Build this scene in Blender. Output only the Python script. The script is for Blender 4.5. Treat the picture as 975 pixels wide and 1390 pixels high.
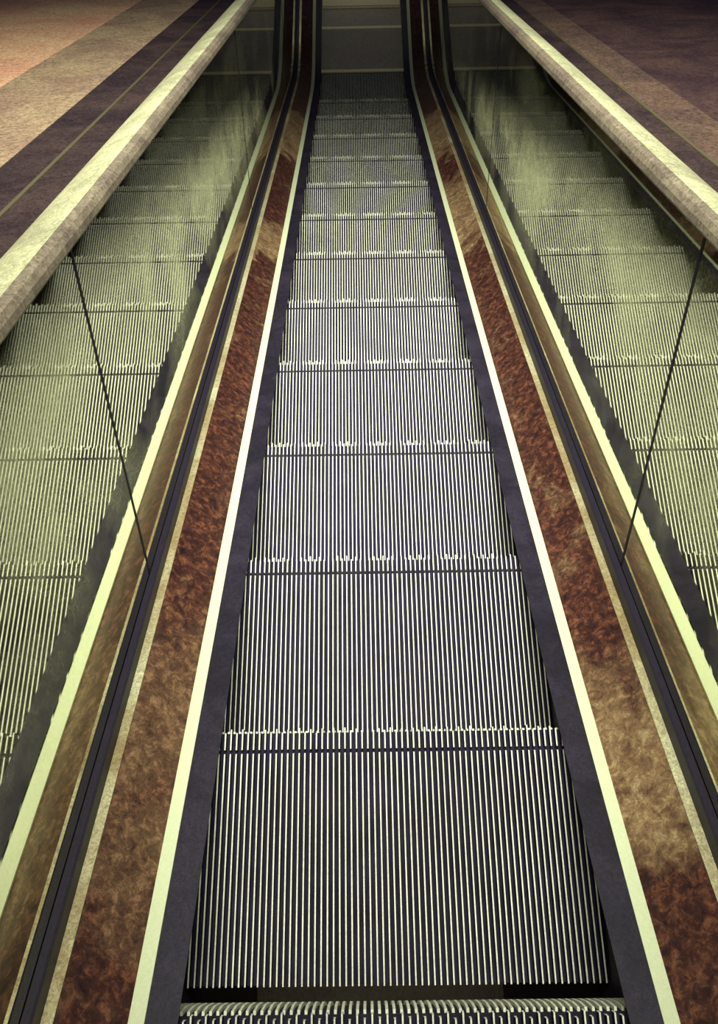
import bpy, bmesh, math, random
from mathutils import Vector, Matrix
random.seed(7)
for o in list(bpy.data.objects): bpy.data.objects.remove(o)
scene = bpy.context.scene
COL = scene.collection

# ---------------------------------------------------------------- camera
FZ = 2.455                                   # height of the groove of the reference step above the lower floor
cam_d = bpy.data.cameras.new('camera'); cam = bpy.data.objects.new('camera', cam_d); COL.objects.link(cam)
cam_d.sensor_fit = 'HORIZONTAL'; cam_d.sensor_width = 36.0
cam_d.lens = 1076.15 / 975 * 36.0
cam_d.shift_y = -45 / 975                    # the photograph's own centre lies above the frame's centre
cam_d.clip_start = 0.02
Rv = Vector((0.99986417, -0.01244766, -0.01080231)); Uv = Vector((0.01563184, 0.92394058, 0.3822165))
Fv = Vector((-0.005223, 0.38233345, -0.92400966))
m = Matrix((Rv, Uv, -Fv)).transposed().to_4x4(); m.translation = Vector((-0.0372, -0.0826, 1.3228 + FZ))
cam.matrix_world = m
scene.camera = cam

# ---------------------------------------------------------------- world, lights, exposure
world = bpy.data.worlds.new('world'); scene.world = world; world.use_nodes = True
bgn = world.node_tree.nodes['Background']
bgn.inputs[0].default_value = (0.30, 0.26, 0.52, 1); bgn.inputs[1].default_value = 0.10

def area(name, loc, target, sx, sy, watts, col):
    d = bpy.data.lights.new(name, 'AREA'); d.shape = 'RECTANGLE'; d.size = sx; d.size_y = sy
    d.energy = watts; d.color = col
    o = bpy.data.objects.new(name, d); COL.objects.link(o); o.location = loc
    o.rotation_euler = (Vector(target) - Vector(loc)).to_track_quat('-Z', 'Y').to_euler()
    return o
LC = (1.0, 0.99, 0.84)
for nm, x, w in (('ceiling_light_right', 0.85, 26), ('ceiling_light_left', -0.85, 26), ('ceiling_light_middle', 0.0, 26)):
    o = area(nm, (x, 1.9, 5.9), (x * 0.45, 1.15, 1.8), 0.6, 1.6, w, LC); o.data.spread = math.radians(60)

o = area('comb_fill_light', (0.0, 6.2, 1.9), (0.0, 4.95, 0.0), 0.8, 0.2, 0.28, LC); o.data.spread = math.radians(36)  # added lamp with no seen fixture, brightens the comb and step edges

vs = scene.view_settings
scene.display_settings.display_device = 'sRGB'
vs.view_transform = 'Standard'; vs.look = 'None'; vs.exposure = 0.0; vs.gamma = 1.0; vs.use_curve_mapping = False

# ---------------------------------------------------------------- materials
def new_mat(name):
    mt = bpy.data.materials.new(name); mt.use_nodes = True
    nt = mt.node_tree; return mt, nt, nt.nodes['Principled BSDF']
def noise(nt, scale, detail=6, rough=0.6, vec=None, dist=0.0, stretch=None):
    n = nt.nodes.new('ShaderNodeTexNoise'); n.inputs['Scale'].default_value = scale
    n.inputs['Detail'].default_value = detail; n.inputs['Roughness'].default_value = rough
    n.inputs['Distortion'].default_value = dist
    g = nt.nodes.new('ShaderNodeNewGeometry'); src = g.outputs['Position']
    if stretch:
        mp = nt.nodes.new('ShaderNodeMapping'); mp.inputs['Scale'].default_value = stretch
        mp.inputs['Rotation'].default_value = (math.radians(30), 0, 0)
        nt.links.new(src, mp.inputs['Vector']); src = mp.outputs['Vector']
    nt.links.new(src, n.inputs['Vector']); return n
def ramp(nt, fac, stops):
    r = nt.nodes.new('ShaderNodeValToRGB'); e = r.color_ramp.elements
    while len(e) > 1: e.remove(e[-1])
    e[0].position = stops[0][0]; e[0].color = (*stops[0][1], 1)
    for p, c in stops[1:]:
        x = e.new(p); x.color = (*c, 1)
    nt.links.new(fac, r.inputs[0]); return r
def mixc(nt, fac, a, b, mode='MIX'):
    mx = nt.nodes.new('ShaderNodeMix'); mx.data_type = 'RGBA'; mx.blend_type = mode
    if isinstance(fac, float): mx.inputs[0].default_value = fac
    else: nt.links.new(fac, mx.inputs[0])
    for i, v in ((6, a), (7, b)):
        if isinstance(v, tuple): mx.inputs[i].default_value = (*v, 1)
        else: nt.links.new(v, mx.inputs[i])
    return mx.outputs[2]
def g3(v): return (v, v, v)
def grain(nt, lo=0.75, hi=1.2, scale=260):
    n = noise(nt, scale, 3, 0.7, dist=1.2, stretch=(1.0, 0.83, 1.13)); return ramp(nt, n.outputs['Fac'], [(0.35, g3(lo)), (0.65, g3(hi))]).outputs[0]
def simple(name, col, rough=0.5, metal=0.0, spec=0.5, gr=(0.8, 1.15, 260), blotch=None):
    mt, nt, b = new_mat(name)
    c = col
    if blotch:
        n = noise(nt, blotch[0], 5, 0.62, dist=0.6)
        c = ramp(nt, n.outputs['Fac'], [(0.38, col), (0.62, blotch[1])]).outputs[0]
    if gr: c = mixc(nt, 1.0, c, grain(nt, *gr), 'MULTIPLY')
    if isinstance(c, tuple): b.inputs['Base Color'].default_value = (*c, 1)
    else: nt.links.new(c, b.inputs['Base Color'])
    b.inputs['Roughness'].default_value = rough; b.inputs['Metallic'].default_value = metal
    b.inputs['Specular IOR Level'].default_value = spec
    return mt
M_RIB = simple('worn_aluminium_rib', (0.76, 0.80, 0.61), 0.5, 0.0, 0.5, (0.75, 1.1, 300), (7, (0.60, 0.62, 0.49)))
M_GROOVE = simple('dark_step_paint', (0.010, 0.008, 0.020), 0.8, 0, 0.15, None, (20, (0.018, 0.015, 0.032)))
M_TRIM = simple('pale_aluminium_trim', (0.59, 0.66, 0.42), 0.5, 0.0, 0.5, (0.93, 1.04, 200))
M_SKIRT = simple('black_skirt', (0.009, 0.0075, 0.014), 0.5, 0, 0.2, (0.7, 1.5, 180), (9, (0.018, 0.015, 0.026)))
M_GASKET = simple('black_rubber_gasket', (0.014, 0.011, 0.022), 0.5, 0, 0.3, (0.7, 1.4, 220))
M_LIT_EDGE = simple('painted_lit_edge', (0.95, 0.88, 0.50), 0.6, 0, 0.3, (0.5, 1.3, 400))  # light caught by the level step noses, put into colour
M_JOINT = simple('black_panel_joint', (0.010, 0.008, 0.018), 0.6, 0, 0.2, None)

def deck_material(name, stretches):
    """brown sheet, reflections of the surroundings painted as tan stretches along the run"""
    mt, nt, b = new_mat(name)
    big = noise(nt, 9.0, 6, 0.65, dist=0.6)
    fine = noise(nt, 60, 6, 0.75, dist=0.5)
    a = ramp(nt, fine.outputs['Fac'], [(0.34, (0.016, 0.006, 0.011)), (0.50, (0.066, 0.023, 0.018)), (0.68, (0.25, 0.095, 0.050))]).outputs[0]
    tan = ramp(nt, fine.outputs['Fac'], [(0.32, (0.16, 0.08, 0.05)), (0.52, (0.38, 0.25, 0.12)), (0.72, (0.68, 0.58, 0.32))]).outputs[0]  # tan tones of the painted reflections
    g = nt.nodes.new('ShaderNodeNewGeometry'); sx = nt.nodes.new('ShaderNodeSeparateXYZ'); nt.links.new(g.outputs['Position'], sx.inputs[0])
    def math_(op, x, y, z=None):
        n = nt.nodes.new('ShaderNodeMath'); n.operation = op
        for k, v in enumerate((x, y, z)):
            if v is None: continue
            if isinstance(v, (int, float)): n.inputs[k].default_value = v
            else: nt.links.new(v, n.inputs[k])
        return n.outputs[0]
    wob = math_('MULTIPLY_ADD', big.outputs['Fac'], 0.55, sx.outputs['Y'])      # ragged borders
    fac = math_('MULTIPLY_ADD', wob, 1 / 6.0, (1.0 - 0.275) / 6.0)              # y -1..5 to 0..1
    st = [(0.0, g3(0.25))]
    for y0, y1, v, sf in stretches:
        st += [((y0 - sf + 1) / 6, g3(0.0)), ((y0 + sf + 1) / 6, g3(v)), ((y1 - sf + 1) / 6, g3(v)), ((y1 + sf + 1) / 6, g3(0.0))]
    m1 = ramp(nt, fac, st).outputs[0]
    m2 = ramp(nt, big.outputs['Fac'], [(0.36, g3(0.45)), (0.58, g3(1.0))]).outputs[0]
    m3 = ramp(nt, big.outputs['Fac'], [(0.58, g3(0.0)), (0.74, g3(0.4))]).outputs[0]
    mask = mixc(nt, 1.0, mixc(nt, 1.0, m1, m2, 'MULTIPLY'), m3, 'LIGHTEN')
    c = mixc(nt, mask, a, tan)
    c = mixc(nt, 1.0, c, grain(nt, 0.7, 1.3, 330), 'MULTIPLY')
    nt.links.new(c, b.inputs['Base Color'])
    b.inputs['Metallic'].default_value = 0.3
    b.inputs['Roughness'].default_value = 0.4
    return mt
M_DECK = {-1: deck_material('rusty_bronze_sheet_painted_reflections_left', [(-0.20, 0.20, 0.35, 0.1), (1.68, 1.97, 0.8, 0.03), (2.75, 3.45, 1.0, 0.03)]),
          1: deck_material('rusty_bronze_sheet_painted_reflections_right', [(-0.12, 0.10, 0.8, 0.06), (1.75, 2.40, 0.85, 0.05), (2.70, 3.45, 1.0, 0.03)])}
M_LEDGE = simple('tarnished_brass_ledge', (0.42, 0.33, 0.16), 0.35, 0.4, 0.5, (0.6, 1.3, 200), (4, (0.72, 0.70, 0.42)))

def mirror_material():
    mt, nt, b = new_mat('dusty_hazy_mirror_panel')
    out = nt.nodes['Material Output']
    b.inputs['Base Color'].default_value = (0.60, 0.60, 0.47, 1); b.inputs['Metallic'].default_value = 1.0
    b.inputs['Roughness'].default_value = 0.02
    dust_haze = nt.nodes.new('ShaderNodeBsdfDiffuse')  # dust layer that also carries the painted bright haze
    n1 = noise(nt, 2.3, 5, 0.6, dist=0.3); n2 = noise(nt, 220, 3, 0.7); n3 = noise(nt, 26, 5, 0.75, dist=0.4)
    m1 = ramp(nt, n1.outputs['Fac'], [(0.42, g3(0.03)), (0.58, g3(0.62))]).outputs[0]
    m2 = ramp(nt, n2.outputs['Fac'], [(0.35, g3(0.5)), (0.65, g3(1.3))]).outputs[0]
    m3 = ramp(nt, n3.outputs['Fac'], [(0.35, g3(0.7)), (0.65, g3(1.2))]).outputs[0]
    # painted haze of reflected sunlight, by height above the foot of the panel
    gp = nt.nodes.new('ShaderNodeNewGeometry'); dt = nt.nodes.new('ShaderNodeVectorMath'); dt.operation = 'DOT_PRODUCT'
    dt.inputs[1].default_value = (0, 0.5, math.cos(math.radians(30))); nt.links.new(gp.outputs['Position'], dt.inputs[0])
    sb = nt.nodes.new('ShaderNodeMath'); sb.operation = 'SUBTRACT'; sb.inputs[1].default_value = FZ * math.cos(math.radians(30))
    nt.links.new(dt.outputs['Value'], sb.inputs[0])
    m4 = ramp(nt, sb.outputs[0], [(0.16, g3(0.03)), (0.26, g3(0.25)), (0.42, g3(1.0))]).outputs[0]
    # darker border along the top of the panels, deepening down the run
    dt2 = nt.nodes.new('ShaderNodeVectorMath'); dt2.operation = 'DOT_PRODUCT'
    dt2.inputs[1].default_value = (0, 0.5 + 0.09 * 0.866, 0.866 - 0.09 * 0.5); nt.links.new(gp.outputs['Position'], dt2.inputs[0])
    sb2 = nt.nodes.new('ShaderNodeMath'); sb2.operation = 'SUBTRACT'; sb2.inputs[1].default_value = FZ * (0.866 - 0.09 * 0.5)
    nt.links.new(dt2.outputs['Value'], sb2.inputs[0])
    ad = nt.nodes.new('ShaderNodeMath'); ad.operation = 'MULTIPLY_ADD'; ad.inputs[1].default_value = 0.22
    nt.links.new(n1.outputs['Fac'], ad.inputs[0]); nt.links.new(sb2.outputs[0], ad.inputs[2])
    m5 = ramp(nt, ad.outputs[0], [(0.71, g3(1.0)), (0.83, g3(0.10))]).outputs[0]
    m4 = mixc(nt, 1.0, m4, m5, 'MULTIPLY')
    tint = mixc(nt, 1.0, (0.66, 0.67, 0.54), m5, 'MULTIPLY'); nt.links.new(tint, b.inputs['Base Color'])
    f = mixc(nt, 1.0, m1, m2, 'MULTIPLY'); f = mixc(nt, 1.0, f, m3, 'MULTIPLY'); f = mixc(nt, 1.0, f, m4, 'MULTIPLY')
    dust_haze.inputs['Color'].default_value = (0.88, 0.92, 0.52, 1)
    mx = nt.nodes.new('ShaderNodeMixShader')
    nt.links.new(f, mx.inputs[0]); nt.links.new(b.outputs[0], mx.inputs[1]); nt.links.new(dust_haze.outputs[0], mx.inputs[2])
    nt.links.new(mx.outputs[0], out.inputs['Surface'])
    return mt
M_MIRROR = mirror_material()
M_HAND = simple('worn_handrail_rubber', (0.27, 0.27, 0.165), 0.36, 0, 0.7, (0.6, 1.3, 150), (9, (0.40, 0.41, 0.24)))
M_GUIDE = simple('handrail_inner_lip', (0.10, 0.080, 0.062), 0.5, 0, 0.4, (0.55, 1.4, 150), (9, (0.16, 0.135, 0.092)))
M_ODARK = simple('dark_outer_channel', (0.016, 0.010, 0.012), 0.5, 0.0, 0.2, (0.6, 1.6, 110), (6, (0.034, 0.022, 0.020)))
M_STREAK = simple('polished_channel_trim', (0.65, 0.58, 0.32), 0.18, 0.9, 0.5, None)
M_TAN = simple('lightened_tan_outer_deck', (0.17, 0.115, 0.078), 0.5, 0.0, 0.3, (0.55, 1.5, 90), (5, (0.24, 0.18, 0.105)))  # left decks coloured lighter for the stronger light on that side
M_LTAN = simple('pale_tan_outer_deck', (0.46, 0.32, 0.18), 0.5, 0.0, 0.3, (0.6, 1.4, 90), (3, (0.40, 0.21, 0.13)))
M_RBROWN = simple('dimmed_brown_outer_deck', (0.052, 0.032, 0.026), 0.5, 0.0, 0.3, (0.5, 1.6, 90), (5, (0.085, 0.054, 0.036)))  # weaker light on the right side put into the deck colour
M_RDARK = simple('dimmed_bronze_outer_deck', (0.024, 0.012, 0.015), 0.5, 0.0, 0.3, (0.6, 1.5, 90), (5, (0.05, 0.028, 0.024)))  # right outermost deck darkened in colour for the dim light there
M_FLOOR = simple('pale_stone_floor', (0.30, 0.27, 0.18), 0.45, 0, 0.4, (0.8, 1.2, 60), (2, (0.22, 0.19, 0.14)))
M_COMB = simple('yellow_comb_plate', (0.90, 0.82, 0.42), 0.5, 0.0, 0.4, (0.6, 1.1, 300))

# ---------------------------------------------------------------- helpers
def tag(o, label=None, cat=None, group=None, kind=None):
    if label: o['label'] = label
    if cat: o['category'] = cat
    if group: o['group'] = group
    if kind: o['kind'] = kind
    return o
def empty(name, loc=(0, 0, 0)):
    o = bpy.data.objects.new(name, None); o.empty_display_size = 0.1; COL.objects.link(o); o.location = loc; return o
def link(name, bm, mats, parent=None, smooth=False, base=None):
    me = bpy.data.meshes.new(name)
    bmesh.ops.recalc_face_normals(bm, faces=bm.faces)
    bm.to_mesh(me); bm.free()
    for x in (mats if isinstance(mats, (list, tuple)) else [mats]): me.materials.append(x)
    if smooth:
        for p in me.polygons: p.use_smooth = True
    off = base if base is not None else (Vector(parent.location) if parent else Vector((0, 0, 0)))
    me.transform(Matrix.Translation(-Vector(off)))
    o = bpy.data.objects.new(name, me); COL.objects.link(o)
    if parent: o.parent = parent
    elif base is not None: o.location = base
    return o
def box(bm, x0, x1, y0, y1, z0, z1, mi=0):
    vs_ = [bm.verts.new((x, y, z)) for x in (x0, x1) for y in (y0, y1) for z in (z0, z1)]
    for f in ((0, 1, 3, 2), (4, 6, 7, 5), (0, 4, 5, 1), (2, 3, 7, 6), (0, 2, 6, 4), (1, 5, 7, 3)):
        fc = bm.faces.new([vs_[i] for i in f]); fc.material_index = mi
# path of the escalator: straight 30 degree incline, then an arc into the level run
A = math.radians(30); R0 = 1.0
SB = 4.91; HB = SB * math.cos(A); TL = R0 * math.tan(A / 2)
def at(S, N):
    """point (y, z) N above the line through the step grooves, at arc position S"""
    if S <= SB - TL:
        a = A; h = S * math.cos(A); z = -S * math.sin(A)
    else:
        t = (S - (SB - TL)) / R0
        if t < A:
            a = A - t
            hc = (SB - TL) * math.cos(A) + R0 * math.sin(A); zc = -(SB - TL) * math.sin(A) + R0 * math.cos(A)
            h = hc - R0 * math.sin(a); z = zc - R0 * math.cos(a)
        else:
            a = 0.0; h = HB + TL + (t - A) * R0; z = -SB * math.sin(A)
    return h + N * math.sin(a), z + N * math.cos(a) + FZ
S_ARC0, S_ARC1 = SB - TL, SB - TL + R0 * A
def stations(s0, s1, step=0.6):
    out = [s0]; s = s0
    while s < s1 - 1e-6:
        nx = s + (0.035 if S_ARC0 - 1e-6 <= s < S_ARC1 - 1e-6 else step)
        for b in (S_ARC0, S_ARC1):
            if s < b - 1e-6 < nx: nx = b
        s = min(nx, s1); out.append(s)
    return out
def sweep(bm, prof, s0, s1, mi=0, side=1):
    rings = []
    for s in stations(s0, s1):
        r = []
        for X, N in prof:
            y, z = at(s, N); r.append(bm.verts.new((X * side, y, z)))
        rings.append(r)
    n = len(prof)
    for a, b in zip(rings, rings[1:]):
        for i in range(n):
            f = bm.faces.new((a[i], a[(i + 1) % n], b[(i + 1) % n], b[i])); f.material_index = mi
    bm.faces.new(rings[0]).material_index = mi; bm.faces.new(rings[-1][::-1]).material_index = mi
S_TOP, S_END = -2.6, 6.6
G = 0.4286                                   # lateral distance of the mirror face

# ---------------------------------------------------------------- structure
bm = bmesh.new(); box(bm, -6, 6, -4.5, 10, -0.1, 0.0)
tag(link('floor', bm, M_FLOOR), kind='structure')
for sd, nm, xo in ((-1, 'wall_left', 2.6), (1, 'wall_right', 2.6)):
    bm = bmesh.new()                         # closed cladding below the outer deck, down to the floor
    pr = [(at(S_TOP, 0.58)), (at(SB - TL, 0.58))] + [at(SB - TL + R0 * A * i / 6, 0.58) for i in range(1, 7)] + [at(S_END, 0.58), (at(S_END, 0)[0], 0.0), (at(S_TOP, 0.58)[0], 0.0)]
    a = [bm.verts.new((sd * 0.5, y, z)) for y, z in pr]; b = [bm.verts.new((sd * xo, y, z)) for y, z in pr]
    bm.faces.new(a); bm.faces.new(b[::-1])
    for i in range(len(pr)): bm.faces.new((a[i], a[(i + 1) % len(pr)], b[(i + 1) % len(pr)], b[i]))
    tag(link(nm, bm, M_RDARK), kind='structure')

# ---------------------------------------------------------------- steps
NR, PITCH = 67, 0.00907
def rib(bm, x, y0, y1, wt=0.0021, wb=0.0032, h=0.011):
    a = [bm.verts.new((x + dx, y, z)) for y in (y0, y1) for dx, z in ((-wb / 2, -h), (wb / 2, -h), (wt / 2, 0), (-wt / 2, 0))]
    for f, mi in (((0, 1, 2, 3), 1), ((7, 6, 5, 4), 1), ((0, 4, 5, 1), 0), ((1, 5, 6, 2), 0), ((3, 2, 6, 7), 1), ((0, 3, 7, 4), 0)):
        bm.faces.new([a[i] for i in f]).material_index = mi
tips = [random.choice((0.027, 0.031, 0.035)) for _ in range(NR)]
for i in range(NR):
    tips[i] = (0.034 if i % 2 else 0.0285) + random.choice((0, 0, 0.001, -0.001))
def make_step(depth, yellow=False):  # yellow adds the painted lit edge to the step nose
    root = empty('escalator_step', (0, 0, 0))
    bm = bmesh.new()
    half = NR * PITCH / 2
    box(bm, -half, half, -depth, 0.0285, -0.03, -0.011, 0)
    for i in range(NR):
        x = (i + 0.5) * PITCH - half
        rib(bm, x, -depth, -0.003); rib(bm, x, 0.003, tips[i])
    link('tread', bm, [M_GROOVE, M_RIB], root)
    bm = bmesh.new()                          # curved, ribbed riser
    prof = [(0.0285, -0.0305), (0.0285, -0.06), (0.024, -0.10), (0.014, -0.15), (0.0, -0.187)]
    inner = [(y - 0.012, z) for y, z in prof]
    def strip(x0, x1, oy, mi):
        p = [(y + oy, z) for y, z in prof] + inner[::-1]
        a = [bm.verts.new((x0, y, z)) for y, z in p]; b = [bm.verts.new((x1, y, z)) for y, z in p]
        n = len(p)
        bm.faces.new(a).material_index = mi; bm.faces.new(b[::-1]).material_index = mi
        for i in range(n): bm.faces.new((a[i], b[i], b[(i + 1) % n], a[(i + 1) % n])).material_index = mi
    strip(-half, half, 0, 0)
    for i in range(0, NR):
        x = (i + 0.5) * PITCH - half; strip(x - 0.0017, x + 0.0017, 0.0045, 1)
    link('riser', bm, [M_GROOVE, M_RIB], root)
    if yellow:
        bm = bmesh.new(); box(bm, -half, half, 0.012, 0.036, -0.009, 0.0008)  # strip added for the lit look of the nose
        tag(link('lit_edge_strip', bm, M_LIT_EDGE, root), 'pale yellow strip painting the lit edge of the step nose')
    return root
protos = {}
def place(o, y, z): o.location = (0, y, z)
def copy_step(src):
    r = src.copy(); COL.objects.link(r)
    for ch in list(src.children):
        c = ch.copy(); COL.objects.link(c); c.parent = r
    return r
ordn = ['lowest in the picture', 'second', 'third', 'fourth', 'fifth', 'sixth', 'seventh', 'eighth', 'ninth', 'tenth', 'eleventh', 'twelfth']
first = make_step(0.319)
used = False
GR = 'grooved steps of the descending escalator'
words = {-1: 'ribbed metal escalator step nearest the camera, only its nose showing at the bottom edge',
 0: 'ribbed escalator step whose nose crosses the lower third, second from the bottom edge',
 1: 'ribbed escalator step third from the bottom edge, between the tall brown side decks',
 2: 'ribbed escalator step fourth from the bottom edge, lying across the centre of the picture',
 3: 'ribbed escalator step fifth from the bottom edge, just above the centre of the picture',
 4: 'ribbed escalator step sixth from the bottom edge of the picture',
 5: 'ribbed escalator step seventh from the bottom edge of the picture',
 6: 'ribbed escalator step eighth from the bottom edge of the picture',
 7: 'ribbed escalator step seventh from the comb plate at the bottom landing',
 8: 'ribbed escalator step sixth from the comb plate at the bottom landing',
 9: 'ribbed escalator step fifth from the comb plate at the bottom landing',
 10: 'small ribbed escalator step fourth from the comb plate, where the incline starts to flatten'}
for k in range(-1, 11):
    o = first if not used else copy_step(first); used = True
    y, z = at(0.4 * k, 0); place(o, y, z)
    tag(o, words[k], 'escalator step', GR)
s11 = make_step(0.335); y, z = at(4.4, 0); place(s11, y, z - 0.002)
tag(s11, 'dark ribbed escalator step third from the comb plate, in the bend', 'escalator step', GR)
s12 = make_step(0.45, True); place(s12, 4.337, 0.012 + 0.0)
tag(s12, 'dark level escalator step with a bright front edge, second from the comb plate', 'escalator step', GR)
s13 = make_step(0.36, True); place(s13, 4.752, 0.0)
tag(s13, 'dark level escalator step with a bright edge, next to the comb plate', 'escalator step', GR)
s14 = make_step(0.355); place(s14, 5.152, -0.004)
tag(s14, 'last escalator step sliding under the pale comb plate at the top edge of the picture', 'escalator step', GR)

# ---------------------------------------------------------------- comb plate and landing
cp = empty('comb_plate', (0, 4.96, 0))
bm = bmesh.new()
pr = [(4.985, 0.004), (5.02, 0.012), (5.30, 0.026), (5.30, 0.014), (5.02, 0.003)]
a = [bm.verts.new((-0.264, y, z)) for y, z in pr]; b = [bm.verts.new((0.264, y, z)) for y, z in pr]
bm.faces.new(a); bm.faces.new(b[::-1])
for i in range(5): bm.faces.new((a[i], b[i], b[(i + 1) % 5], a[(i + 1) % 5]))
link('comb_body', bm, M_COMB, cp)
bm = bmesh.new()
for i in range(4, NR - 5):
    x = (i + 1) * PITCH - NR * PITCH / 2; box(bm, x - 0.0019, x + 0.0019, 4.955, 4.99, 0.0015, 0.007)
link('comb_teeth', bm, M_COMB, cp)
tag(cp, 'pale yellow comb plate where the steps run under the lower landing', 'comb plate')
lp = bmesh.new(); box(lp, -0.264, 0.264, 5.302, 7.4, 0.004, 0.026)
for i in range(40): box(lp, -0.25, 0.25, 5.33 + i * 0.05, 5.345 + i * 0.05, 0.026, 0.029)
o = link('landing_plate', lp, M_FLOOR, base=(0, 6.3, 0.004)); tag(o, 'ribbed floor plate of the lower landing beyond the comb', 'floor plate')

# ---------------------------------------------------------------- balustrades
def balustrade(sd, label):
    root = empty('balustrade', (sd * 0.4, 5.0, 0)); tag(root, label, 'balustrade')
    def part(name, prof, mt, s0=S_TOP, s1=S_END, lab=None, smooth=False):
        bm = bmesh.new(); sweep(bm, prof, s0, s1, 0, sd)
        o = link(name, bm, mt, root, smooth)
        if lab: o['label'] = lab
        return o
    part('skirt_panel', [(0.3053, -0.24), (0.3075, -0.24), (0.3075, 0.002), (0.3053, 0.002)], M_SKIRT, S_TOP, S_END)
    part('skirt_guard', [(0.2675, 0.0205), (0.2675, 0.0225), (0.3076, 0.0212), (0.3076, 0.0192)], M_SKIRT, lab='flat black strip along the step ends')
    part('skirt_trim', [(0.3076, 0.0150), (0.3092, 0.0172), (0.3300, 0.0115), (0.3305, 0.008), (0.3076, 0.004)], M_TRIM, lab='bright pale aluminium strip')
    joints = [S_TOP, -0.62, 1.86 if sd > 0 else 3.05, S_ARC0 - 0.25, S_END]
    for a_, b_ in zip(joints, joints[1:]):
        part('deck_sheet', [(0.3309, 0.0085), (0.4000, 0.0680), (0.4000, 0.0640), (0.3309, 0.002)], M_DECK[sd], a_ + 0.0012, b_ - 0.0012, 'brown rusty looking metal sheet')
    part('glazing_ledge', [(0.4003, 0.0640), (0.4003, 0.0690), (0.4146, 0.0690), (0.4146, 0.0640)], M_LEDGE)
    part('gasket', [(0.4149, 0.0640), (0.4149, 0.0930), (0.4180, 0.0950), (G - 0.001, 0.0950), (G - 0.001, 0.0600)], M_GASKET)
    sj = [S_TOP, -1.55, 0.31, 2.17, S_ARC0 - 0.55, S_END - 0.35]
    for a_, b_ in zip(sj, sj[1:]):
        part('mirror_panel', [(G, 0.062), (G + 0.010, 0.062), (G + 0.010, 0.7160), (G, 0.7160)], M_MIRROR, a_ + 0.003, b_ - 0.003)
    for s in sj[1:-1]:
        part('panel_joint', [(G - 0.0006, 0.096), (G + 0.009, 0.096), (G + 0.009, 0.7155), (G - 0.0006, 0.7155)], M_JOINT, s - 0.004, s + 0.004)
    for s in (4.86, 4.93):
        part('clip', [(0.3985, 0.0695), (0.3985, 0.0760), (0.4135, 0.0760), (0.4135, 0.0695)], M_TRIM, s, s + 0.03, 'small bright metal clip')
    part('handrail_guide', [(0.4286, 0.7162), (0.470, 0.7162), (0.470, 0.7245), (0.4286, 0.7245)], M_GASKET, S_TOP, S_END - 0.4)
    return root
balustrade(-1, 'dusty, hazy mirrored balustrade left of the steps, with brown deck and bright strip')
balustrade(1, 'dusty, hazy mirrored balustrade right of the steps, with brown deck and bright strip')

def handrail(sd, label):
    root = empty('handrail', (sd * 0.45, 5.0, 0)); tag(root, label, 'handrail', 'handrails of the escalator')
    top = [(0.4300, 0.7410)]
    for i in range(1, 11):
        t = i / 10; top.append((0.430 + 0.115 * t, 0.7410 - 0.066 * t ** 1.7))
    prof = top + [(0.543, 0.6700), (0.525, 0.6700), (0.475, 0.7090), (0.475, 0.725), (0.4305, 0.725)]
    bm = bmesh.new(); sweep(bm, prof, S_TOP, S_END, 0, sd); link('rubber_cover', bm, M_HAND, root)
    lip = [(0.4298, 0.7408), (0.4200, 0.7365), (0.4140, 0.7290), (0.4115, 0.7210), (0.4140, 0.7165), (0.4280, 0.7165), (0.4280, 0.7247), (0.4298, 0.7247)]
    bm = bmesh.new(); sweep(bm, lip, S_TOP, S_END, 0, sd)
    tag(link('inner_lip', bm, M_GUIDE, root), 'darker inner lip of the handrail')
handrail(-1, 'wide pale handrail sloping down on the left side')
handrail(1, 'wide pale handrail sloping down on the right side')

# ---------------------------------------------------------------- outer decks
def outer_deck(sd, label, bands):
    root = empty('outer_deck', (sd * 1.2, 5.0, 0)); tag(root, label, 'outer deck')
    for name, x0, x1, n0, n1, mt, lab in bands:
        bm = bmesh.new(); sweep(bm, [(x0, n0 - 0.03), (x1, n1 - 0.03), (x1, n1), (x0, n0)], S_TOP, S_END, 0, sd)
        o = link(name, bm, mt, root)
        if lab: o['label'] = lab
outer_deck(-1, 'broad tan outer deck beyond the left handrail, coloured lighter for stronger light', [
    ('channel', 0.500, 0.643, 0.642, 0.647, M_ODARK, 'dark channel beside the handrail'),
    ('channel_trim', 0.6432, 0.6500, 0.650, 0.651, M_STREAK, 'thin shiny trim'),
    ('channel', 0.6502, 0.742, 0.647, 0.650, M_ODARK, 'dark channel'),
    ('deck_panel', 0.7422, 1.006, 0.651, 0.651, M_TAN, 'tan deck panel'),
    ('deck_panel', 1.0062, 2.60, 0.651, 0.70, M_LTAN, 'tan outermost deck panel, stronger light painted in')])
outer_deck(1, 'broad brown outer deck beyond the right handrail, coloured dim for weak light', [
    ('channel', 0.500, 0.641, 0.642, 0.647, M_ODARK, 'dark channel beside the handrail'),
    ('channel_trim', 0.6412, 0.6480, 0.650, 0.651, M_STREAK, 'thin shiny trim'),
    ('deck_panel', 0.6482, 0.757, 0.651, 0.651, M_RBROWN, 'brown deck panel'),
    ('deck_panel', 0.7572, 2.60, 0.651, 0.69, M_RDARK, 'outermost deck panel, dimness painted in')])
